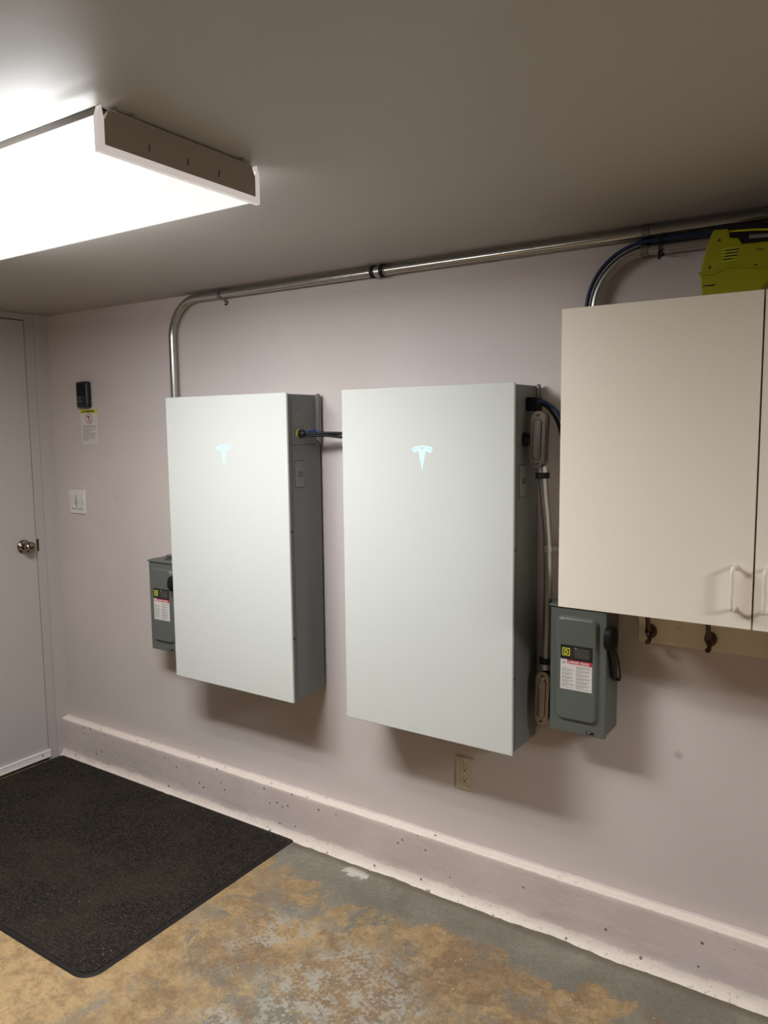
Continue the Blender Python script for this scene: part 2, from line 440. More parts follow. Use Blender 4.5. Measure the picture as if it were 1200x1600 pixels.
def bez(p0, p1, p2, p3, n=14):
    p0, p1, p2, p3 = map(Vector, (p0, p1, p2, p3)); out = []
    for i in range(n + 1):
        t = i / n; out.append(p0 * (1 - t) ** 3 + p1 * 3 * t * (1 - t) ** 2 + p2 * 3 * t * t * (1 - t) + p3 * t ** 3)
    return out

def smoothpath(ctrl, n=10):
    ctrl = [Vector(c) for c in ctrl]; out = []
    P = [ctrl[0] * 2 - ctrl[1]] + ctrl + [ctrl[-1] * 2 - ctrl[-2]]
    for i in range(1, len(P) - 2):
        for k in range(n):
            t = k / n; a, b, c_, d_ = P[i - 1], P[i], P[i + 1], P[i + 2]
            out.append(0.5 * ((2 * b) + (c_ - a) * t + (2 * a - 5 * b + 4 * c_ - d_) * t * t + (3 * b - a - 3 * c_ + d_) * t ** 3))
    out.append(ctrl[-1]); return out

# ------------------------------------------------------------------ the setting
H = 2.1405; XW = -0.665; XR = 5.6; YF = -5.2
struct('floor', box(B(), XW - 0.15, XR + 0.1, YF - 0.1, 0.1, -0.1, 0.0), M_floor)
struct('ceiling', box(B(), XW - 0.15, XR + 0.1, YF - 0.1, 0.1, H, H + 0.1), M_ceil)
struct('wall_back', box(B(), XW - 0.15, XR + 0.1, 0.0, 0.1, 0.0, H), M_wall)
struct('wall_right', box(B(), XR, XR + 0.1, YF, 0.0, 0.0, H), M_other)
struct('wall_front', box(B(), XW, XR, YF - 0.1, YF, 0.0, H), M_other)
DY0, DY1 = -1.032, -0.1209        # door slab
bm = B()
box(bm, XW - 0.1, XW, -0.0725, 0.0, 0.0, H)
box(bm, XW - 0.1, XW, YF, DY0 - 0.055, 0.0, H)
box(bm, XW - 0.12, XW - 0.1, DY0 - 0.055, -0.0725, 0.0, H)
struct('wall_left', bm, M_doorw)
# door frame: jamb strips each side and over the slab
bm = B(); box(bm, XW - 0.1, XW + 0.001, -0.1195, -0.0738, 0.0, H - 0.001, 0.001, 1); struct('trim_1', bm, M_trim)
bm = B(); box(bm, XW - 0.1, XW + 0.001, DY0 - 0.052, DY0 - 0.004, 0.0, H - 0.001, 0.001, 1); struct('trim_2', bm, M_trim)
bm = B(); box(bm, XW - 0.1, XW + 0.001, DY0 - 0.0035, -0.12, 2.111, H - 0.001, 0.001, 1); struct('trim_3', bm, M_trim)
door = struct('door_1', box(B(), XW - 0.045, XW - 0.002, DY0, DY1, 0.014, 2.107, 0.0015, 1), M_doorw)
bm = B(); box(bm, XW - 0.002, XW + 0.010, DY0 + 0.004, DY1 + 0.004, 0.016, 0.054, 0.002, 2)
box(bm, XW + 0.0095, XW + 0.0125, DY0 + 0.004, DY1 + 0.004, 0.046, 0.053, 0.001, 1)
box(bm, XW + 0.0095, XW + 0.0125, DY0 + 0.004, DY1 + 0.004, 0.018, 0.026, 0.001, 1)
sw = obj('door_sweep', bm, M_sweep, door); sw['label'] = 'white sweep strip along the foot of the door'
bm = B()
for yy in (-0.16, -0.5, -0.9): lathe(bm, [(0, 0.004), (0.0015, 0.003), (0.002, 0.0)], (XW + 0.0100, yy, 0.036), (1, 0, 0), 12)
pieces('screw', bm, M_hook, sw)
bm = B()
ky, kz = -0.185, 1.063
lathe(bm, [(0, 0.033), (0.004, 0.033), (0.008, 0.029), (0.012, 0.016), (0.030, 0.012), (0.034, 0.016), (0.040, 0.024), (0.048, 0.0275), (0.057, 0.0265), (0.063, 0.021), (0.066, 0.010), (0.0665, 0.0)], (XW - 0.002, ky, kz), (1, 0, 0), 40)
kn = obj('door_knob', bm, M_nick, door, ang=60); kn['label'] = 'round satin nickel door knob'
bm = B(); lathe(bm, [(0, 0.0075), (0.002, 0.0075), (0.003, 0.005), (0.0032, 0.0)], (XW + 0.0645, ky, kz), (1, 0, 0), 20)
obj('lock_button', bm, M_hook, kn)
bm = B(); box(bm, XW + 0.0005, XW + 0.0025, -0.121, -0.1095, kz - 0.03, kz + 0.028, 0.0008, 1)
t1 = bpy.data.objects['trim_1']
obj('strike_plate', bm, M_hook, t1)

# curb along the back wall: rough, slightly wavy body with a fillet of plaster at its foot
def curb():
    bm = bmesh.new(); xs = [XW + i * 0.012 for i in range(int((XR - XW) / 0.012) + 1)]
    prof = [(0.0, 0.1905), (-0.009, 0.1893), (-0.0150, 0.1885), (-0.026, 0.187), (-0.034, 0.186), (-0.038, 0.184), (-0.040, 0.180)]
    prof += [(-0.0402, 0.18 - 0.012 * i) for i in range(1, 11)]
    prof += [(-0.0405, 0.050), (-0.041, 0.038), (-0.043, 0.028), (-0.047, 0.018), (-0.053, 0.009), (-0.060, 0.003), (-0.066, -0.002)]
    rows = []
    for x in xs:
        row = []
        for j, (y, z) in enumerate(prof):
            n = noise.noise(Vector((x * 3.0, z * 8, 1.3))); n2 = noise.noise(Vector((x * 22, z * 40, 5.1))); n3 = noise.noise(Vector((x * 60, z * 90, 2.2)))
            dy = 0.0015 * n + 0.0006 * n2; dz = 0.0
            if j < 7: dz = 0.0016 * n2 + 0.0012 * n3
            if j > 16:
                k = (j - 16) / 6; dy += k * (0.010 * noise.noise(Vector((x * 5.0, 0, 7))) + 0.005 * n2 + 0.002 * n3)
                dz += 0.001 * n2
            if j == 0: dy = 0.0
            row.append(bm.verts.new((x, y + dy if j else 0.0, z + dz)))
        rows.append(row)
    for a, b in zip(rows, rows[1:]):
        for j in range(len(prof) - 1): bm.faces.new((a[j], b[j], b[j + 1], a[j + 1]))
    return bm
struct('baseboard_back', curb(), M_curb, ang=70)

# ------------------------------------------------------------------ ceiling fixture
def fixture(label, x1, yc, glow, length=1.22, width=0.388, group=None):
    zb = H - 0.0745; x0 = x1 - length; xc = (x0 + x1) / 2; hw = width / 2
    t = thing('ceiling_light', label, 'ceiling light', (xc, yc, H))
    lm = lens_mat('prismatic lens', length / 2, glow, yc)
    # steel pan against the ceiling, coloured dark to paint in the shadow line
    bm = B(); box(bm, x0 + 0.012, x1 - 0.012, yc - hw + 0.006, yc + hw - 0.006, H - 0.015, H - 0.0005, 0.001, 1)
    obj('housing', bm, M_pan, t)
    # wrap lens: U section with chamfered shoulders
    pr = [(-hw + 0.002, H - 0.016), (-hw, H - 0.022), (-hw, zb + 0.012), (-hw + 0.004, zb + 0.003), (-hw + 0.012, zb), (hw - 0.012, zb), (hw - 0.004, zb + 0.003), (hw, zb + 0.012), (hw, H - 0.022), (hw - 0.002, H - 0.016)]
    pr = [(yc + a, b) for a, b in pr]
    bm = B(); th = 0.003
    inner = [(yc + (a - yc) * (1 - th / hw * 1.0), b + (th if b < H - 0.03 else 0)) for a, b in pr]
    n = 60; rows = []
    for i in range(n + 1):
        x = x0 + 0.006 + (x1 - x0 - 0.012) * i / n
        rows.append([bm.verts.new((x, a, b)) for a, b in pr])
    for A, C in zip(rows, rows[1:]):
        for j in range(len(pr) - 1): bm.faces.new((A[j], A[j + 1], C[j + 1], C[j]))
    lens = obj('diffuser', bm, lm, t); lens['label'] = 'glowing prismatic diffuser'
    for k, (xa, xb, nx) in enumerate(((x1 - 0.012, x1 - 0.001, 1), (x0 + 0.001, x0 + 0.012, -1))):
        e = [(-hw + 0.004, H - 0.002), (-hw - 0.002, H - 0.020), (-hw - 0.002, zb - 0.002), (hw + 0.002, zb - 0.002), (hw + 0.002, H - 0.020), (hw - 0.004, H - 0.002)]
        ei = [(-hw + 0.006, H - 0.001), (-hw + 0.0105, H - 0.022), (-hw + 0.0105, zb + 0.0105), (hw - 0.0105, zb + 0.0105), (hw - 0.0105, H - 0.022), (hw - 0.006, H - 0.001)]
        bm = B()
        A = [bm.verts.new((xa, yc + p[0], p[1])) for p in e]; C = [bm.verts.new((xb, yc + p[0], p[1])) for p in e]
        D = [bm.verts.new((xb, yc + p[0], p[1])) for p in ei]; E2 = [bm.verts.new((xa, yc + p[0], p[1])) for p in ei]
        for i in range(5):
            for U, V in ((A, C), (C, D), (D, E2), (E2, A)):
                bm.faces.new((U[i], U[i + 1], V[i + 1], V[i]))
        bm.faces.new((A[0], C[0], D[0], E2[0])); bm.faces.new((A[5], E2[5], D[5], C[5]))
        obj('diffuser_rim', bm, M_lip, t)
        pl = [(-hw + 0.022, H - 0.004), (-hw + 0.0108, H - 0.024), (-hw + 0.0108, zb + 0.0108), (hw - 0.0108, zb + 0.0108), (hw - 0.0108, H - 0.024), (hw - 0.022, H - 0.004)]
        bm = B(); prism(bm, [(yc + a, b) for a, b in pl], 'x', xa + (0.003 if nx > 0 else 0.0), xb - (0.0 if nx > 0 else 0.003))
        ep = obj('end_plate', bm, M_fix, t)
        bm = B()
        for yy in (-0.09, 0.0, 0.08): box(bm, xb - 0.0002 if nx > 0 else xa - 0.0008, xb + 0.0008 if nx > 0 else xa + 0.0002, yc + yy - 0.0008, yc + yy + 0.0008, H - 0.050, H - 0.038)
        pieces('slot_mark', bm, M_gap, ep)
    bm = B()
    for yy in (-0.165, -0.13, 0.14): lathe(bm, [(0, 0.003), (0.004, 0.004), (0.005, 0.0)], (x1 + 0.006, yc + yy, H - 0.0002), (0, 0, -1), 10)
    pieces('mounting_screw', bm, M_steel, t)
    return t
fixture('white wraparound ceiling light with glowing prismatic diffuser, above the floor mat', 1.6000, -1.187, LENS_GLOW)
fixture('white wraparound ceiling light on the ceiling to the right of the cabinet', 5.00, -1.4, LENS_GLOW_FAR)

# ------------------------------------------------------------------ wall batteries
def emblem_pts(cx, z0, W, Hh):
    bar = [(-0.50, 0.90), (-0.40, 0.945), (-0.25, 0.98), (-0.1, 0.997), (0, 1.0), (0.1, 0.997), (0.25, 0.98), (0.40, 0.945), (0.50, 0.90),
           (0.47, 0.855), (0.38, 0.893), (0.24, 0.925), (0.1, 0.940), (0, 0.943), (-0.1, 0.940), (-0.24, 0.925), (-0.38, 0.893), (-0.47, 0.855)]
    half = [(0.0, 0.80), (0.085, 0.905), (0.22, 0.890), (0.35, 0.858), (0.455, 0.815), (0.42, 0.745), (0.385, 0.715), (0.30, 0.765), (0.20, 0.790), (0.155, 0.755), (0.12, 0.60), (0.075, 0.38), (0.0, 0.0)]
    body = half + [(-a, b) for a, b in half[-2:0:-1]]
    tr = lambda P: [(cx + a * W, z0 + b * Hh) for a, b in P]
    return tr(bar), tr(body)

def battery(label, x0, z0, right_clamp):
    W, Hh, D = 0.609, 1.099, 0.200; x1 = x0 + W; z1 = z0 + Hh
    t = thing('wall_battery', label, 'home battery', (x0 + W / 2, 0, z0), 'wall mounted home batteries')
    # rear hanging frame on the wall, set in, its dark colour standing in for the shaded gap
    bm = B(); box(bm, x0 + 0.03, x1 - 0.03, -0.012, -0.0005, z0 + 0.05, z1 - 0.04); obj('rear_frame', bm, M_gap, t)
    bm = B(); box(bm, x0 + 0.005, x1 - 0.003, -0.190, -0.011, z0 + 0.004, z1 - 0.004, 0.004, 2); obj('enclosure', bm, M_side, t)
    bm = B(); box(bm, x0, x1, -D, -0.1895, z0, z1, 0.0028, 3)
    fp = obj('front_panel', bm, M_glass, t); fp['label'] = 'flat glossy white glass front panel'
    bar, body = emblem_pts(x0 + W / 2, z1 - 0.256, 0.074, 0.076)
    bm = B(); prism(bm, bar, 'y', -D - 0.0006, -D + 0.0005); prism(bm, body, 'y', -D - 0.0006, -D + 0.0005)
    em = obj('emblem', bm, M_logo, fp, smooth=False); em['label'] = 'glowing pale blue letter-like emblem'
    xs = x1 - 0.003
    # right side: service plate with a round opening, seam, knockouts, screws, bracket flange
    bm = B(); box(bm, xs - 0.001, xs + 0.0004, -0.1600, -0.109, z1 - 0.3310, z1 - 0.2350); obj('plate_recess', bm, M_gap, t)
    bm = B(); box(bm, xs - 0.001, xs + 0.0022, -0.158, -0.111, z1 - 0.329, z1 - 0.237, 0.0008, 1); sp = obj('service_plate', bm, M_side2, t)
    bm = B(); lathe(bm, [(0, 0.0095), (0.0022, 0.0095), (0.003, 0.008), (0.0012, 0.007), (0.001, 0.0)], (xs + 0.001, -0.129, z1 - 0.283), (1, 0, 0), 24); obj('latch', bm, M_black, sp)
    bm = B(); box(bm, xs - 0.001, xs + 0.0005, -0.172, -0.04, z1 - 0.1805, z1 - 0.1790); box(bm, xs - 0.001, xs + 0.0004, -0.1735, -0.1725, z0 + 0.02, z1 - 0.02); pieces('seam', bm, M_gap, t)
    for (yy, zz, rr) in ((-0.131, z1 - 0.092, 0.0215), (-0.092, z1 - 0.050, 0.0145), (-0.089, z1 - 0.128, 0.0145)):
        if right_clamp == 'big' and rr < 0.02 : continue
        bm = B(); ring(bm, (xs - 0.0002, yy, zz), (1, 0, 0), rr - 0.0009, rr, 0.0007)
        obj('knockout', bm, M_line, t)
    for zz in (z0 + 0.617, z0 + 0.232):
        bm = B(); lathe(bm, [(0, 0.0045), (0.0015, 0.0045), (0.0025, 0.003), (0.0026, 0.0)], (xs, -0.183, zz), (1, 0, 0), 14); obj('screw', bm, M_black, t)
    bm = B(); prism(bm, [(-0.040, z1 - 0.004), (-0.030, z1 + 0.001), (-0.016, z1 + 0.001), (-0.014, z1 - 0.004), (-0.014, z1 - 0.188), (-0.020, z1 - 0.178), (-0.040, z1 - 0.158)], 'x', xs - 0.001, xs + 0.005, 0.0012, 1)
    box(bm, xs + 0.0045, xs + 0.0075, -0.040, -0.036, z1 - 0.157, z1 - 0.006); box(bm, xs + 0.0045, xs + 0.0075, -0.020, -0.0155, z1 - 0.170, z1 - 0.006)
    br = obj('mounting_bracket', bm, M_alu, t); br['label'] = 'bare aluminium bracket edge'
    # cable gland on the right side
    if right_clamp == 'small':
        bm = B(); lathe(bm, [(0, 0.0165), (0.002, 0.0165), (0.0022, 0.014), (0.003, 0.014)], (xs, -0.131, z1 - 0.141), (1, 0, 0), 28); gl = obj('gland_ring', bm, M_yel, t)
        bm = B(); lathe(bm, [(0.002, 0.0155), (0.014, 0.0155), (0.016, 0.013), (0.026, 0.012), (0.028, 0.009), (0.0285, 0.0)], (xs, -0.128, z1 - 0.142), (1, 0, 0), 28); obj('cable_gland', bm, M_black, t)
    else:
        bm = B(); box(bm, xs, xs + 0.036, -0.117, -0.073, z1 - 0.080, z1 - 0.040, 0.004, 2); obj('cable_gland', bm, M_blackm, t)
    bm = B(); lathe(bm, [(0, 0.017), (0.02, 0.017), (0.024, 0.012), (0.0245, 0)], (x0 + 0.005, -0.10, z1 - 0.141), (-1, 0, 0), 24); obj('cable_gland', bm, M_blackm, t)
    return t
battery('white glass fronted wall battery on the left, its top left corner under the bent conduit', 0.3679, 0.6234, 'small')
battery('white glass fronted wall battery in the middle, directly above the almond wall outlet', 1.2121, 0.6235, 'big')
X1R, X2R = 0.974, 1.818

# ------------------------------------------------------------------ safety disconnect switches
def disconnect(label, x0, z0, fwd=0.0, hub=None):
    W, Hh = 0.167, 0.380; x1 = x0 + W; z1 = z0 + Hh
    t = thing('disconnect_switch', label, 'electrical switch box', (x0 + W / 2, 0, z0), 'grey disconnect boxes')
    bm = B(); box(bm, x0 + 0.004, x1 - 0.003, -0.108, -0.0005, z0 + 0.003, z1 - 0.004, 0.002, 2); enc = obj('enclosure', bm, M_sqd, t)
    bm = B(); box(bm, x0, x1, -0.120, -0.1085, z0 + 0.0, z1 - 0.008, 0.003, 2)
    bm2 = B(); cv = obj('cover', bm, M_sqd, t); bm2.free()
    # rain lip along the top
    bm = B(); prism(bm, [(-0.126, z1 - 0.006), (-0.126, z1 - 0.001), (-0.100, z1 + 0.002), (-0.0005, z1 + 0.002), (-0.0005, z1 - 0.004), (-0.120, z1 - 0.004)], 'x', x0 - 0.003, x1 + 0.001, 0.0008, 1); obj('rain_lip', bm, M_sqd, enc)
    # embossed rounded panel, raised with sloping sides
    o1 = rrect(x0 + 0.083, z0 + 0.194, 0.126, 0.312, 0.020, 8); o2 = rrect(x0 + 0.083, z0 + 0.194, 0.113, 0.299, 0.016, 8)
    o3 = rrect(x0 + 0.083, z0 + 0.194, 0.108, 0.294, 0.014, 8)
    bm = B(); R = []
    for P, yy in ((o1, -0.1185), (o1, -0.1202), (o2, -0.1290), (o3, -0.1300)): R.append([bm.verts.new((a, yy, b)) for a, b in P])
    for a, b in zip(R, R[1:]):
        for i in range(len(a)): bm.faces.new((a[i], a[(i + 1) % len(a)], b[(i + 1) % len(a)], b[i]))
    bm.faces.new(R[-1]); bm.faces.new(R[0][::-1])
    ep = obj('raised_panel', bm, M_sqd, cv)
    yF = -0.1300
    # labels lie on the raised panel; they belong to the switch
    lx0, lx1 = x0 + 0.036, x0 + 0.130; zt = z0 + 0.266; zb = z0 + 0.134; zh = zt - 0.043; zr = zh - 0.012
    bm = B(); box(bm, lx0, lx1, yF - 0.0008, yF, zb, zh); wl = obj('warning_label', bm, M_lwht, t, smooth=False)
    bm = B(); box(bm, lx0, lx1, yF - 0.0009, yF, zh, zt); bl = obj('maker_label', bm, M_lblk, t, smooth=False)
    bm = B(); box(bm, lx0 + 0.020, lx1, yF - 0.0011, yF - 0.0007, zr, zh); obj('danger_band', bm, M_lred, wl, smooth=False)
    bm = text_bm('\u25B2DANGER / PELIGRO'.replace('\u25B2', ''), lx0 + 0.028, yF - 0.0012, zr + 0.0025, 0.0095, 0.058, 0.2, bold=0.0003); obj('danger_text', bm, M_lwht, wl, smooth=False)
    bm = B(); prism(bm, [(lx0 + 0.0215, zr + 0.002), (lx0 + 0.0265, zr + 0.002), (lx0 + 0.024, zr + 0.009)], 'y', yF - 0.0013, yF - 0.001); obj('alert_triangle', bm, M_lwht, wl, smooth=False)
    # shock pictogram
    bm = B()
    for (a, b, c_, d_) in ((0.003, 0.002, 0.010, -0.004), (0.010, -0.004, 0.006, -0.008), (0.006, -0.008, 0.016, -0.010), (0.004, -0.011, 0.012, -0.006), (0.012, -0.002, 0.018, -0.006)):
        tube(bm, [(lx0 + a, yF - 0.0009, zh - 0.003 + b - 0.001), (lx0 + c_, yF - 0.0009, zh - 0.003 + d_ + 0.001)], 0.0006, 5)
    obj('shock_symbol', bm, M_ltxt, wl)
    # two columns of fine print
    bm = B(); rnd = random.Random(3)
    for colx, cw in ((lx0 + 0.004, 0.036), (lx0 + 0.047, 0.043)):
        z = zr - 0.006; k = 0
        while z > zb + 0.004:
            ww = cw * (rnd.uniform(0.82, 1.0) if k % 3 != 2 else rnd.uniform(0.35, 0.7))
            if colx > lx0 + 0.03 or z < zr - 0.010:
                xx = colx
                while xx < colx + ww:
                    l_ = rnd.uniform(0.003, 0.008); box(bm, xx, min(xx + l_, colx + ww), yF - 0.0010, yF - 0.0007, z - 0.00055, z + 0.00055); xx += l_ + 0.0012
            z -= 0.0031 if k % 3 != 2 else 0.0046; k += 1
    obj('fine_print', bm, M_ltxt, wl, smooth=False)
    # maker's mark: letter D in a square
    mx, mz = lx0 + 0.0165, zt - 0.0205
    bm = B(); s1, s2 = 0.0115, 0.0092
    for (a, b, c_, d_) in ((-s1, s1, s2, s1), (-s1, s1, -s1, -s2), (-s1, -s2, -s2, s2), (s2, s1, -s2, s2)):
        box(bm, mx + a, mx + b, yF - 0.0012, yF - 0.0008, mz + c_, mz + d_)
    obj('maker_mark', bm, M_lyel, bl, smooth=False)
    bm = text_bm('D', mx - 0.0055, yF - 0.0011, mz - 0.0068, 0.019, 0.0115, bold=0.0007); obj('maker_letter', bm, M_lyel, bl, smooth=False)
    bm = B(); box(bm, lx0 + 0.0325, lx0 + 0.0330, yF - 0.0011, yF - 0.0008, zh, zt)
    z = zt - 0.008
    for k in range(7):
        a = 0.052 - 0.012 * math.sin(k * 1.7) ** 2; cx_ = lx0 + 0.063
        box(bm, cx_ - a / 2, cx_ + a / 2, yF - 0.0011, yF - 0.0008, z - 0.0006, z + 0.0006); z -= 0.0043
    obj('rating_text', bm, M_ltw, bl, smooth=False)
    bm = B(); lathe(bm, [(0, 0.003), (0.0008, 0.003), (0.0012, 0.0)], (lx0 + 0.045, yF - 0.0006, zt - 0.007), (0, -1, 0), 16); obj('rivet', bm, M_steel, bl)
    # latch tab at the foot of the cover
    bm = B(); box(bm, x0 + 0.112, x0 + 0.134, -0.1235, -0.119, z0 + 0.008, z0 + 0.015, 0.001, 1); ltc = obj('latch', bm, M_black, cv)
    bm = B(); box(bm, x0 + 0.117, x0 + 0.124, -0.1245, -0.123, z0 + 0.010, z0 + 0.013, 0.0004, 1); obj('latch_pin', bm, M_steel, ltc)
    # side operating handle: dark hub at the front edge, lever running down and back
    xh = x1 - 0.002
    bm = B(); prism(bm, [(-0.148, z0 + 0.318), (-0.138, z0 + 0.330), (-0.112, z0 + 0.334), (-0.088, z0 + 0.320), (-0.080, z0 + 0.298), (-0.090, z0 + 0.272), (-0.112, z0 + 0.262), (-0.140, z0 + 0.272), (-0.150, z0 + 0.292)], 'x', xh, xh + 0.024, 0.004, 2)
    for v in bm.verts:
        if v.co.y < -0.10: v.co.y -= fwd
    hd = obj('handle', bm, M_blackm, t); hd['label'] = 'black plastic operating handle'
    bm = B(); prism(bm, [(-0.112, z0 + 0.270), (-0.090, z0 + 0.275), (-0.060, z0 + 0.185), (-0.046, z0 + 0.165), (-0.062, z0 + 0.158), (-0.082, z0 + 0.176)], 'x', xh + 0.004, xh + 0.016, 0.003, 2)
    tube(bm, smoothpath([(xh + 0.010, -0.108, z0 + 0.270), (xh + 0.026, -0.098, z0 + 0.245), (xh + 0.030, -0.086, z0 + 0.200), (xh + 0.026, -0.070, z0 + 0.168), (xh + 0.012, -0.056, z0 + 0.165)], 6), 0.0035, 8)
    obj('lever', bm, M_black, hd)
    # conduit hub on top
    bm = B(); hx = x0 + 0.085 if x0 < 1 else x0 + 0.085
    (lathe(bm, [(0, 0.026), (0.006, 0.026), (0.007, 0.021), (0.030, 0.020), (0.034, 0.018), (0.0345, 0)], (hx, -0.032, z1 + 0.0015), (0, 0, 1), 28)) if not hub else lathe(bm, [(0, 0.034), (0.005, 0.034), (0.006, 0.031), (0.014, 0.030), (0.018, 0.026), (0.0185, 0)], (hub[0], hub[1], z1 + 0.0015), (0, 0, 1), 28)
    obj('conduit_hub', bm, M_cast, t)
    return t
disconnect('grey safety disconnect box half hidden behind the left battery', 0.1320, 0.680, 0.020, (0.2140, -0.060))
disconnect('grey safety disconnect box under the left end of the white cabinet', 1.9050, 0.702)

# ------------------------------------------------------------------ conduits
RC = 0.0148
def arc(cx, cz, rad, a0, a1, y, n=14):
    return [(cx + rad * math.cos(math.radians(a0 + (a1 - a0) * i / n)), y, cz + rad * math.sin(math.radians(a0 + (a1 - a0) * i / n))) for i in range(n + 1)]
def strap_bm(x, y, z, rad, tabdir=-1, width=0.016, yt=0.002):
    """one-hole strap round a pipe running along x; tab below (-1) or above (+1), screwed to the wall"""
    bm = B(); n = 14; prof = []
    for i in range(n + 1):
        a = math.radians(90 - 180 * i / n) ; prof.append((y - rad * math.cos(a), z + rad * math.sin(a) * 1.0))
    prof = prof if tabdir < 0 else prof[::-1]
    e = z + tabdir * rad
    path = [(-0.0015, z - tabdir * rad * 0.98)] + [(a, b) for a, b in prof] + [(-yt - 0.002, e + tabdir * 0.001), (-yt, e + tabdir * 0.004), (-yt, e + tabdir * 0.020)]
    rows = []
    for k, (a, b) in enumerate(path):
        rows.append([bm.verts.new((x - width / 2, a, b)), bm.verts.new((x + width / 2, a, b))])
    for p, q in zip(rows, rows[1:]): bm.faces.new((p[0], q[0], q[1], p[1]))
    bmesh.ops.solidify(bm, geom=bm.faces[:], thickness=0.002)
    lathe(bm, [(0, 0.0055), (0.003, 0.0055), (0.0045, 0.003), (0.0046, 0)], (x, -yt, e + tabdir * 0.012), (0, -1, 0), 8)
    return bm

ZT, YC = 2.1185, -0.031
t = thing('conduit', 'long galvanised conduit along the ceiling line, bending down behind the left battery', 'conduit', (0.231, YC, 1.09))
xL = 0.2300; RB = 0.150
pts = [(xL, YC, 1.094), (xL, YC, 1.5), (xL, YC, ZT - RB)] + arc(xL + RB, ZT - RB, RB, 180, 90, YC, 18)[1:] + [(1.0, YC, ZT), (1.2515, YC, ZT)]
bm = B(); tube(bm, pts, RC, 24); tube(bm, [(1.2515, YC, ZT), (3.2, YC, ZT)], RC, 24); obj('pipe', bm, M_emt, t)
bm = B(); lathe(bm, [(0, 0.0158), (0.001, 0.0185), (0.052, 0.0185), (0.053, 0.0158)], (1.226, YC, ZT), (1, 0, 0), 28); cp = obj('coupling', bm, M_steel, t)
for xx in (1.2235, 1.2605):
    bm = B(); lathe(bm, [(0, 0.018), (0.001, 0.0208), (0.0155, 0.0208), (0.0165, 0.018)], (xx, YC, ZT), (1, 0, 0), 28); obj('compression_ring', bm, M_blackm, cp)
bm = strap_bm(0.512, YC, ZT, 0.0175); obj('strap', bm, M_steel, t)
bm = strap_bm(2.130, YC, ZT, 0.0175, width=0.020, yt=0.0065); obj('strap', bm, M_steel, t)

ZR = 2.0730; YR = -0.0300; xR = 1.990; RB2 = 0.150
t = thing('conduit', 'galvanised conduit curving down beside the white cabinet to the right disconnect', 'conduit', (xR, YR, 1.117))
pts = [(xR, YR, 1.117), (xR, YR, 1.5), (xR, YR, ZR - RB2)] + arc(xR + RB2, ZR - RB2, RB2, 180, 90, YR, 18)[1:] + [(2.5, YR, ZR), (3.2, YR, ZR)]
bm = B(); tube(bm, pts, RC, 24); obj('pipe', bm, M_emt, t)
bm = strap_bm(2.128, YR, ZR, 0.0175, tabdir=1, width=0.020); obj('strap', bm, M_steel, t)

# vertical conduit between two conduit bodies beside the middle battery
t = thing('conduit', 'upright galvanised conduit with a cast fitting at each end beside the middle battery', 'conduit', (1.879, -0.08, 0.86))
zt_, zb_ = 1.474, 0.890
cpts = smoothpath([(1.8730, -0.114, zt_), (1.8745, -0.112, 1.42), (1.8780, -0.096, 1.33), (1.8800, -0.086, 1.24), (1.8800, -0.080, 1.05), (1.8760, -0.078, zb_)], 8)
bm = B(); tube(bm, cpts, 0.0135, 22); obj('pipe', bm, M_emt, t)
for (xx, yy, zz, d) in ((1.8725, -0.1145, 1.482, -1), (1.8755, -0.078, 0.868, 1)):
    bm = B(); lathe(bm, [(0, 0.0165), (0.022, 0.0165), (0.024, 0.014)], (xx, yy, zz), (0, 0, d), 24); fc = obj('coupling', bm, M_steel, t)
    bm = B(); lathe(bm, [(0, 0.0165), (0.001, 0.0205), (0.017, 0.0205), (0.018, 0.0165)], (xx, yy, zz + d * 0.017), (0, 0, d), 24); obj('compression_ring', bm, M_blackm, fc)
bm = B()
lathe(bm, [(0, 0.0150), (0.004, 0.0156), (0.014, 0.0156), (0.018, 0.0150)], (1.8800, -0.0855, 1.228), (0, 0, 1), 22)
box(bm, 1.8810, 1.8990, -0.078, -0.0005, 1.230, 1.244, 0.001, 1)
box(bm, 1.8930, 1.9150, -0.030, -0.0005, 1.226, 1.248, 0.001, 1)
obj('strap', bm, M_steel, t)

def conduit_body(t, cx, cy, zlo, zhi, tilt, nip):
    hz = (zlo + zhi) / 2; Ht = zhi - zlo; W_ = 0.042
    def tl(bm):
        for v in bm.verts: v.co.x += tilt * (hz - v.co.z)
        return bm
    bm = B(); prism(bm, rrect(cx, hz, W_, Ht, W_ / 2 - 0.001, 10), 'y', cy - 0.018, cy + 0.020, 0.004, 2); tl(bm); body = obj('conduit_body', bm, M_cast, t)
    body['label'] = 'cast metal elbow fitting with an oval screwed cover'
    bm = B(); prism(bm, rrect(cx, hz, W_ + 0.003, Ht + 0.003, W_ / 2, 10), 'y', cy - 0.0225, cy - 0.018, 0.0018, 2)
    prism(bm, rrect(cx, hz, W_ - 0.018, Ht - 0.040, 0.012, 8), 'y', cy - 0.0260, cy - 0.022, 0.003, 2); tl(bm)
    obj('cover', bm, M_cast, body)
    bm = B()
    for zz in (zlo + 0.010, zhi - 0.010): lathe(bm, [(0, 0.0042), (0.002, 0.0042), (0.003, 0.0025), (0.0031, 0.0)], (cx, cy - 0.0225, zz), (0, -1, 0), 14)
    tl(bm); pieces('screw', bm, M_hook, body)
    bm = B(); tube(bm, nip, 0.0165, 20); ring(bm, nip[0], Vector(nip[1]) - Vector(nip[0]), 0.015, 0.022, 0.007); obj('nipple', bm, M_black, body)
conduit_body(t, 1.8655, -0.118, 1.482, 1.640, -0.03, [(1.8185, -0.122, 1.560), (1.848, -0.120, 1.560)])
conduit_body(t, 1.8715, -0.078, 0.700, 0.862, -0.03, [(1.9085, -0.070, 0.770), (1.888, -0.074, 0.770)])

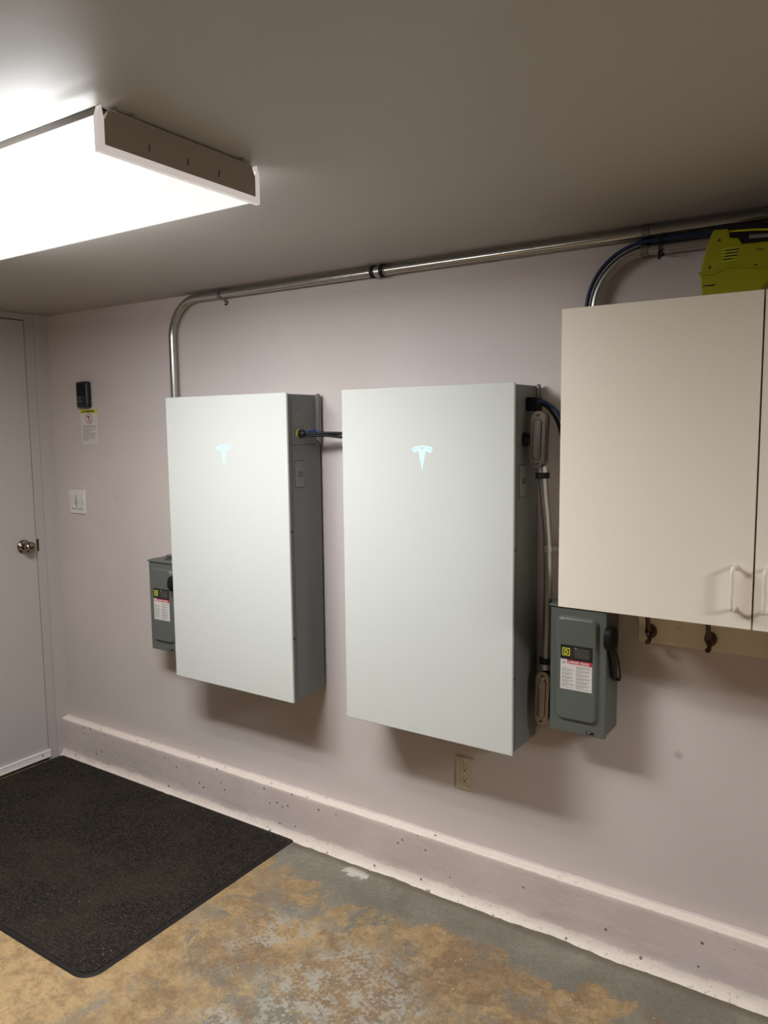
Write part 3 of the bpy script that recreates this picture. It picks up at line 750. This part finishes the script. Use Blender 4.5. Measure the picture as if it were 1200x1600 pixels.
# ------------------------------------------------------------------ cables
za = 0.6234 + 1.099 - 0.142
c1 = thing('power_cable', 'short black and blue cable strung between the two white batteries', 'cable', (X1R, -0.128, za))
bm = B(); tube(bm, smoothpath([(X1R + 0.02, -0.130, za + 0.002), (X1R + 0.05, -0.122, za + 0.001), (X1R + 0.10, -0.110, za + 0.002), (X1R + 0.16, -0.105, za + 0.001), (1.196, -0.10, za - 0.003)], 8), 0.0052, 10)
tube(bm, smoothpath([(X1R + 0.02, -0.127, za - 0.006), (X1R + 0.05, -0.118, za - 0.007), (X1R + 0.10, -0.106, za - 0.006), (X1R + 0.16, -0.101, za - 0.012), (1.196, -0.097, za - 0.014)], 8), 0.0052, 10)
obj('black_cable', bm, M_blackm, c1)
bm = B(); tube(bm, smoothpath([(X1R + 0.02, -0.126, za + 0.004), (X1R + 0.030, -0.121, za + 0.008), (X1R + 0.045, -0.108, za + 0.0085), (X1R + 0.058, -0.098, za + 0.008), (X1R + 0.09, -0.094, za + 0.001), (1.196, -0.09, za - 0.002)], 8), 0.0050, 10)
o = obj('blue_cable', bm, M_blue, c1); o['label'] = 'dark blue cable'

zc = 0.6235 + 1.099 - 0.060
def along(off_out, yoff):
    rr = RB2 + off_out
    A = arc(xR + RB2, ZR - RB2, rr, 180, 90, YR + yoff, 16)
    return A + [(2.13, YR + yoff, ZR + off_out), (2.5, YR + yoff, ZR + off_out), (3.2, YR + yoff, ZR + off_out)]
up = along(0.0225, -0.004); up2 = along(0.0195, -0.0155)
bm = B(); tube(bm, smoothpath([(X2R + 0.030, -0.095, zc), (1.868, -0.075, zc - 0.008), (1.895, -0.055, zc - 0.055), (1.915, -0.045, zc - 0.14), (1.935, -0.040, zc - 0.19), (1.955, -0.036, zc - 0.14), (1.966, -0.034, zc + 0.02), (1.9675, -0.034, zc + 0.2)] + up, 5), 0.0055, 10)
obj_b = obj('power_cable', bm, M_blackm, loc=(X2R + 0.03, -0.095, zc))
setp(obj_b, 'black cable arching over the curved conduit to the black gland on the middle battery', 'cable')
bm = B(); tube(bm, smoothpath([(X2R + 0.030, -0.100, zc + 0.008), (1.868, -0.090, zc + 0.005), (1.90, -0.070, zc - 0.025), (1.925, -0.060, zc - 0.09), (1.942, -0.055, zc - 0.11), (1.958, -0.050, zc - 0.08), (1.968, -0.046, zc + 0.03), (1.9705, -0.0455, zc + 0.2)] + up2, 5), 0.0050, 10)
obj_c = obj('power_cable', bm, M_blue, loc=(X2R + 0.03, -0.10, zc))
setp(obj_c, 'blue cable strapped along the curved conduit above the white cabinet', 'cable')
bm = B(); ring(bm, (2.170, YR - 0.003, ZR + 0.004), (1, 0, 0), 0.0245, 0.0275, 0.005)
tube(bm, [(2.1725, YR - 0.026, ZR - 0.012), (2.1735, YR - 0.030, ZR - 0.034)], 0.0042, 8); setp(obj('cable_tie', bm, M_black, loc=(2.1725, YR, ZR)), 'small black cable tie round the conduit left of the lime green tool', 'cable tie')

# ------------------------------------------------------------------ wall plates and door opener
t = thing('light_switch', 'white double rocker light switch on the wall beside the door', 'light switch', (-0.4995, 0, 1.21))
bm = B(); box(bm, -0.5600, -0.4390, -0.0065, -0.0003, 1.2100, 1.3230, 0.0028, 3); obj('wall_plate', bm, M_plate, t)
for (a, b) in ((-0.541, -0.510), (-0.492, -0.457)):
    bm = B(); prism(bm, [(-0.006, 1.2335), (-0.0090, 1.2345), (-0.0068, 1.266), (-0.0105, 1.2985), (-0.006, 1.2995)], 'x', a, b, 0.0006, 1)
    rk = obj('rocker', bm, M_plate, t)
    bm = B(); box(bm, a, b, -0.0066, -0.0060, 1.2315, 1.2330); obj('gap', bm, M_gap, rk)
bm = B(); box(bm, -0.506, -0.5035, -0.0070, -0.0060, 1.235, 1.298); obj('dimmer_slider', bm, M_gap, t)

t = thing('wall_outlet', 'almond double wall outlet below the middle battery', 'outlet', (1.562, 0, 0.374))
bm = B(); box(bm, 1.5270, 1.5970, -0.0062, -0.0003, 0.3740, 0.4890, 0.0026, 3); obj('wall_plate', bm, M_alm, t)
bm = B(); box(bm, 1.5445, 1.5795, -0.0085, -0.0055, 0.3985, 0.4650, 0.0012, 2); rc = obj('receptacle', bm, M_alm, t)
bm = B()
for zz in (0.4520, 0.4150):
    box(bm, 1.5550, 1.5568, -0.0090, -0.0083, zz - 0.0035, zz + 0.0045); box(bm, 1.5665, 1.5683, -0.0090, -0.0083, zz - 0.003, zz + 0.004)
    lathe(bm, [(0, 0.0026), (0.0006, 0.0026), (0.0007, 0)], (1.5617, -0.0084, zz - 0.0095), (0, -1, 0), 14)
pieces('slot', bm, M_gap, rc)
bm = B()
for zz in (0.4795, 0.3840): lathe(bm, [(0, 0.0028), (0.0008, 0.0028), (0.0010, 0)], (1.562, -0.0060, zz), (0, -1, 0), 12)
pieces('screw', bm, M_rail, t)
bm = B(); box(bm, 1.5590, 1.5650, -0.0094, -0.0082, 0.4315, 0.4350, 0.0005, 1); obj('test_button', bm, M_plate, rc)

t = thing('door_opener_control', 'small black garage door opener button above the warning label', 'control panel', (-0.395, 0, 1.700))
bm = B(); box(bm, -0.4330, -0.3540, -0.0300, -0.0003, 1.7040, 1.8230, 0.009, 4); obj('housing', bm, M_black, t)
bm = B(); box(bm, -0.4180, -0.3680, -0.0325, -0.0290, 1.7600, 1.8120, 0.0016, 2); obj('push_button', bm, M_blackm, t)
bm = B(); box(bm, -0.4170, -0.3870, -0.0318, -0.0295, 1.7320, 1.7345, 0.0005, 1); obj('light_bar', bm, M_alu, t)
bm = B(); box(bm, -0.4150, -0.3920, -0.0312, -0.0295, 1.7480, 1.7520, 0.0005, 1); obj('small_button', bm, M_side, t)

t = thing('warning_label', 'white paper warning label with yellow header under the black opener button', 'label', (-0.3845, 0, 1.538))
LX0, LX1, LZ0, LZ1 = -0.4440, -0.3240, 1.5380, 1.6970
def skew(bm):
    for v in bm.verts: v.co.x += 0.0; 
    return bm
bm = B(); box(bm, LX0, LX1, -0.0016, -0.0004, LZ0, LZ1 - 0.017); obj('paper', bm, M_lwht, t, smooth=False)
bm = B(); box(bm, LX0 - 0.0005, LX1 + 0.0005, -0.0017, -0.0004, LZ1 - 0.017, LZ1); obj('header', bm, M_lyel, t, smooth=False)
bm = text_bm('WARNING', LX0 + 0.027, -0.0019, LZ1 - 0.0140, 0.0155, 0.076, bold=0.0005); obj('header_text', bm, M_lblk, t, smooth=False)
bm = B(); prism(bm, [(LX0 + 0.010, LZ1 - 0.0140), (LX0 + 0.024, LZ1 - 0.0140), (LX0 + 0.017, LZ1 - 0.003)], 'y', -0.0020, -0.0016); obj('alert_triangle', bm, M_lblk, t, smooth=False)
bm = B(); cx_, cz_ = LX0 + 0.062, LZ1 - 0.043
ring(bm, (cx_, -0.0016, cz_), (0, -1, 0), 0.0205, 0.0235, 0.0005); tube(bm, [(cx_ - 0.0155, -0.0018, cz_ + 0.0155), (cx_ + 0.0155, -0.0018, cz_ - 0.0155)], 0.0013, 6)
obj('prohibition_sign', bm, M_lred, t)
bm = B(); lathe(bm, [(0, 0.0045), (0.0004, 0.0045)], (cx_ - 0.002, -0.0016, cz_ + 0.010), (0, -1, 0), 16)
for seg in (((0, 0.006), (-0.002, -0.006)), ((-0.002, -0.006), (-0.008, -0.016)), ((-0.002, -0.006), (0.006, -0.015)), ((-0.010, 0.002), (0.010, 0.004)), ((-0.012, 0.012), (0.012, 0.012))):
    tube(bm, [(cx_ + seg[0][0], -0.0017, cz_ + seg[0][1]), (cx_ + seg[1][0], -0.0017, cz_ + seg[1][1])], 0.0010, 5)
obj('figure_symbol', bm, M_ltxt, t)
bm = B(); rnd = random.Random(5); z = LZ1 - 0.075
for k, ww in enumerate((0.098, 0.098, 0.090, 0.064, 0.094, 0.094, 0.086, 0.094, 0.052)):
    xx = LX0 + 0.010
    while xx < LX0 + 0.010 + ww:
        l_ = rnd.uniform(0.008, 0.020); box(bm, xx, min(xx + l_, LX0 + 0.010 + ww), -0.0019, -0.0015, z - 0.0011, z + 0.0011); xx += l_ + 0.0012
    z -= 0.0078 if k != 1 else 0.0098
obj('fine_print', bm, M_ltxt, t, smooth=False)

# ------------------------------------------------------------------ cabinet
CX0, CX1, CZ0, CZ1, CYF = 2.011, 2.941, 1.129, 1.8900, -0.340
t = thing('wall_cabinet', 'white two door laminate wall cabinet above the hook rail', 'cabinet', ((CX0 + CX1) / 2, 0, CZ0))
bm = B(); P = 0.016; yb = CYF + 0.019
box(bm, CX0 + 0.002, CX0 + P, yb, -0.062, CZ0 + 0.002, CZ1 - 0.002, 0.0006, 1); box(bm, CX1 - P, CX1 - 0.002, yb, -0.062, CZ0 + 0.002, CZ1 - 0.002, 0.0006, 1)
box(bm, CX0 + P, CX1 - P, yb, -0.062, CZ1 - 0.018, CZ1 - 0.002); box(bm, CX0 + P, CX1 - P, yb, -0.062, CZ0 + 0.002, CZ0 + 0.018)
box(bm, CX0 + P, CX1 - P, -0.068, -0.062, CZ0 + 0.018, CZ1 - 0.018)
box(bm, CX0 + 0.03, CX1 - 0.03, -0.062, -0.0005, CZ1 - 0.10, CZ1 - 0.02); box(bm, CX0 + 0.03, CX1 - 0.03, -0.062, -0.0005, CZ0 + 0.002, CZ0 + 0.06)
obj('body', bm, M_cab, t)
xm = 2.4735
def dhandle(x, parent):
    z0_, z1_ = 1.1750, 1.2730; y0 = CYF; yo = CYF - 0.030
    bm = B(); tube(bm, smoothpath([(x, y0 + 0.001, z0_), (x, y0 - 0.016, z0_), (x, yo + 0.004, z0_ + 0.003), (x, yo, z0_ + 0.012), (x, yo, (z0_ + z1_) / 2), (x, yo, z1_ - 0.012), (x, yo + 0.004, z1_ - 0.003), (x, y0 - 0.016, z1_), (x, y0 + 0.001, z1_)], 5), 0.0048, 14)
    lathe(bm, [(0, 0.008), (0.003, 0.0075), (0.004, 0.005)], (x, y0, z0_), (0, -1, 0), 18); lathe(bm, [(0, 0.008), (0.003, 0.0075), (0.004, 0.005)], (x, y0, z1_), (0, -1, 0), 18)
    h = obj('handle', bm, M_hand, parent, ang=50); h['label'] = 'cream plastic pull handle'
bm = B(); box(bm, CX0, xm - 0.0018, CYF, CYF + 0.018, CZ0, CZ1, 0.0008, 1); d1 = obj('door', bm, M_cab, t); dhandle(2.4340, d1)
bm = B(); box(bm, xm + 0.0022, CX1, CYF, CYF + 0.018, CZ0, CZ1, 0.0008, 1); d2 = obj('door', bm, M_cab, t); dhandle(2.5010, d2)

# hook rail
t = thing('hook_rail', 'cream painted rail of dark brass coat hooks below the white cabinet', 'coat rack', (2.60, 0, 0.978))
bm = B(); box(bm, 2.1320, 3.05, -0.0190, -0.0005, 0.9780, 1.0680, 0.002, 2); obj('board', bm, M_rail, t)
for k in range(6):
    x = 2.1680 + 0.1600 * k; zc_ = 1.0120; yb_ = -0.019
    bm = B(); lathe(bm, [(0, 0.0165), (0.003, 0.0165), (0.006, 0.013), (0.0075, 0.006), (0.0078, 0)], (x, yb_, zc_), (0, -1, 0), 24)
    for v in bm.verts: v.co.z = zc_ + (v.co.z - zc_) * 1.25
    tube(bm, smoothpath([(x, yb_ - 0.004, zc_ + 0.004), (x, yb_ - 0.020, zc_ + 0.006), (x, yb_ - 0.034, zc_ + 0.020), (x, yb_ - 0.040, zc_ + 0.040), (x, yb_ - 0.046, zc_ + 0.055)], 5), [0.0072] * 12 + [0.0064] * 5 + [0.0068, 0.0074, 0.0074, 0.005], 12)
    tube(bm, smoothpath([(x, yb_ - 0.004, zc_ - 0.006), (x, yb_ - 0.016, zc_ - 0.018), (x, yb_ - 0.028, zc_ - 0.026), (x, yb_ - 0.040, zc_ - 0.022)], 5), [0.0062] * 13 + [0.0072, 0.0074, 0.005], 12)
    tube(bm, smoothpath([(x, yb_ - 0.010, zc_ + 0.010), (x, yb_ - 0.026, zc_ + 0.000), (x, yb_ - 0.030, zc_ - 0.012)], 4), 0.0050, 10)
    obj('coat_hook', bm, M_hook, t)
bm = B()
for x in (2.246, 2.726): lathe(bm, [(0, 0.0075), (0.002, 0.007), (0.0025, 0.0)], (x, -0.019, 1.024), (0, -1, 0), 18)
pieces('screw_cover', bm, M_rail, t)

# ------------------------------------------------------------------ power tool on the cabinet
TY0, TY1 = -0.262, -0.170; TZ = CZ1 - 0.002
t = thing('power_tool', 'lime green and black power tool lying on top of the white cabinet', 'power tool', (2.42, -0.21, TZ))
def T(px, py):     # outline traced in the plane of the tool's face, real size
    return (px, py)
bodyp = [(2.326, TZ), (2.3185, 1.951), (2.327, 1.990), (2.333, 2.011), (2.340, 2.034), (2.347, 2.0495), (2.3800, 2.0475), (2.3815, 2.030), (2.385, 2.027),
         (2.4015, 2.0245), (2.409, 2.010), (2.470, 2.008), (2.520, 2.004), (2.545, 1.985), (2.550, 1.950), (2.535, 1.925), (2.500, 1.918), (2.470, 1.918), (2.458, 1.910), (2.452, TZ)]
bm = B(); prism(bm, bodyp, 'y', TY0, TY1, 0.004, 3); tb = obj('housing', bm, M_lime, t)
# lower foot set back under the shoulder, with a raised curved edge
bm = B(); prism(bm, [(2.3170, 1.9560), (2.319, 1.949), (2.350, 1.9465), (2.366, 1.9535), (2.385, 1.9580), (2.420, 1.9550), (2.455, 1.9480), (2.548, 1.9470), (2.548, 1.9520), (2.455, 1.9540), (2.420, 1.9610), (2.385, 1.9640), (2.364, 1.9595), (2.350, 1.9530)], 'y', TY0 - 0.003, TY0 + 0.002, 0.001, 1); obj('shoulder_ridge', bm, M_lime, tb)
bm = B()
for k, (a, b, z) in enumerate(((0, 0, 0), (2.376, 2.4035, 1.9985), (2.376, 2.402, 1.9919), (2.374, 2.400, 1.9853), (2.371, 2.391, 1.9787))):
    if k: prism(bm, [(a, z - 0.0013), (b, z - 0.0015), (b + 0.001, z + 0.0010), (a, z + 0.0013)], 'y', TY0 - 0.0006, TY0 + 0.001)
pieces('vent_slot', bm, M_gap, tb, smooth=False)
bm = B()
for k in range(5): z = 2.0013 - 0.0066 * k; prism(bm, [(2.366 - 0.001 * k, z - 0.0006), (2.404 - 0.002 * k, z - 0.0008), (2.404 - 0.002 * k, z + 0.0012), (2.366 - 0.001 * k, z + 0.0014)], 'y', TY0 - 0.0018, TY0 + 0.001)
pieces('vent_rib', bm, M_lime2, tb, smooth=False)
for (x, z) in ((2.342, 1.9645), (2.440, 1.9575), (2.361, 2.0235)):
    bm = B(); lathe(bm, [(0, 0.0032), (0.0006, 0.0032), (0.0007, 0)], (x, TY0 + 0.0002, z), (0, -1, 0), 14); obj('screw_hole', bm, M_gap, tb)
bm = B(); prism(bm, [(2.328, 1.922), (2.352, 1.921), (2.360, 1.9255), (2.352, 1.9245), (2.328, 1.9245)], 'y', TY0 - 0.0006, TY0 + 0.001); prism(bm, [(2.437, 1.992), (2.458, 1.990), (2.458, 1.9915), (2.447, 1.9935)], 'y', TY0 - 0.0006, TY0 + 0.001); pieces('slot', bm, M_gap, tb, smooth=False)
# black grip: upper shell, lime stripe, lower shell
bm = B(); prism(bm, [(2.349, 2.0485), (2.352, 2.0555), (2.361, 2.0610), (2.380, 2.0615), (2.415, 2.0590), (2.440, 2.0570), (2.462, 2.0500), (2.500, 2.0440), (2.530, 2.0300), (2.535, 2.0150), (2.510, 2.0280), (2.470, 2.0360), (2.440, 2.0400), (2.3805, 2.0445), (2.3795, 2.0485)], 'y', TY0 + 0.010, TY1 - 0.008, 0.003, 2); gp = obj('grip', bm, M_blackm, t); gp['label'] = 'black rubber grip'
bm = B(); prism(bm, [(2.3810, 2.0450), (2.432, 2.0410), (2.470, 2.0365), (2.515, 2.0270), (2.513, 2.0235), (2.470, 2.0320), (2.432, 2.0370), (2.3812, 2.0405)], 'y', TY0 + 0.008, TY1 - 0.006, 0.0008, 1); obj('stripe', bm, M_lime2, gp)
bm = B(); prism(bm, [(2.3812, 2.0400), (2.432, 2.0365), (2.470, 2.0315), (2.512, 2.0225), (2.530, 2.0120), (2.525, 2.0060), (2.409, 2.0110), (2.4025, 2.0240), (2.386, 2.0275), (2.3822, 2.0305)], 'y', TY0 + 0.007, TY1 - 0.005, 0.0015, 1); lg = obj('lower_grip', bm, M_blackm, t)
bm = B(); prism(bm, [(2.423, 2.0200), (2.475, 2.0170), (2.475, 2.0245), (2.424, 2.0285)], 'y', TY0 + 0.0050, TY0 + 0.0075, 0.0005, 1); rp = obj('rating_plate', bm, M_side, lg)

# ------------------------------------------------------------------ floor mat
t = thing('floor_mat', 'black ribbed carpet mat with rubber edge on the concrete floor by the door', 'mat', (0.09, -0.51, 0))
MX0, MX1, MY0, MY1 = -0.652, 0.842, -0.990, -0.056
cx_, cy_ = (MX0 + MX1) / 2, (MY0 + MY1) / 2
def matpoly(w_, h_, rr):
    # far right corner tight, near right corner well rounded
    P = []
    for (sx, sy, a0, q) in ((1, 1, 0, 0.012), (-1, 1, 90, 0.012), (-1, -1, 180, rr), (1, -1, 270, rr)):
        for i in range(11):
            a = math.radians(a0 + 9 * i)
            P.append((cx_ + sx * (w_ / 2 - q) + q * math.cos(a), cy_ + sy * (h_ / 2 - q) + q * math.sin(a)))
    return P
bm = B(); R = []
outer = matpoly(MX1 - MX0, MY1 - MY0, 0.062); inner = matpoly(MX1 - MX0 - 0.008, MY1 - MY0 - 0.008, 0.058)
for P_, zz in ((outer, 0.0005), (outer, 0.0015), (inner, 0.005)): R.append([bm.verts.new((a, b, zz)) for a, b in P_])
for a, b in zip(R, R[1:]):
    for i in range(len(a)): bm.faces.new((a[i], a[(i + 1) % len(a)], b[(i + 1) % len(a)], b[i]))
bm.faces.new(R[-1]); bm.faces.new(R[0][::-1])
e_ = obj('rubber_edge', bm, M_rub, t)
bm = B(); P1 = matpoly(MX1 - MX0 - 0.032, MY1 - MY0 - 0.032, 0.046); prism(bm, P1, 'z', 0.0045, 0.0078, 0.0012, 1); obj('carpet', bm, M_mat, t)
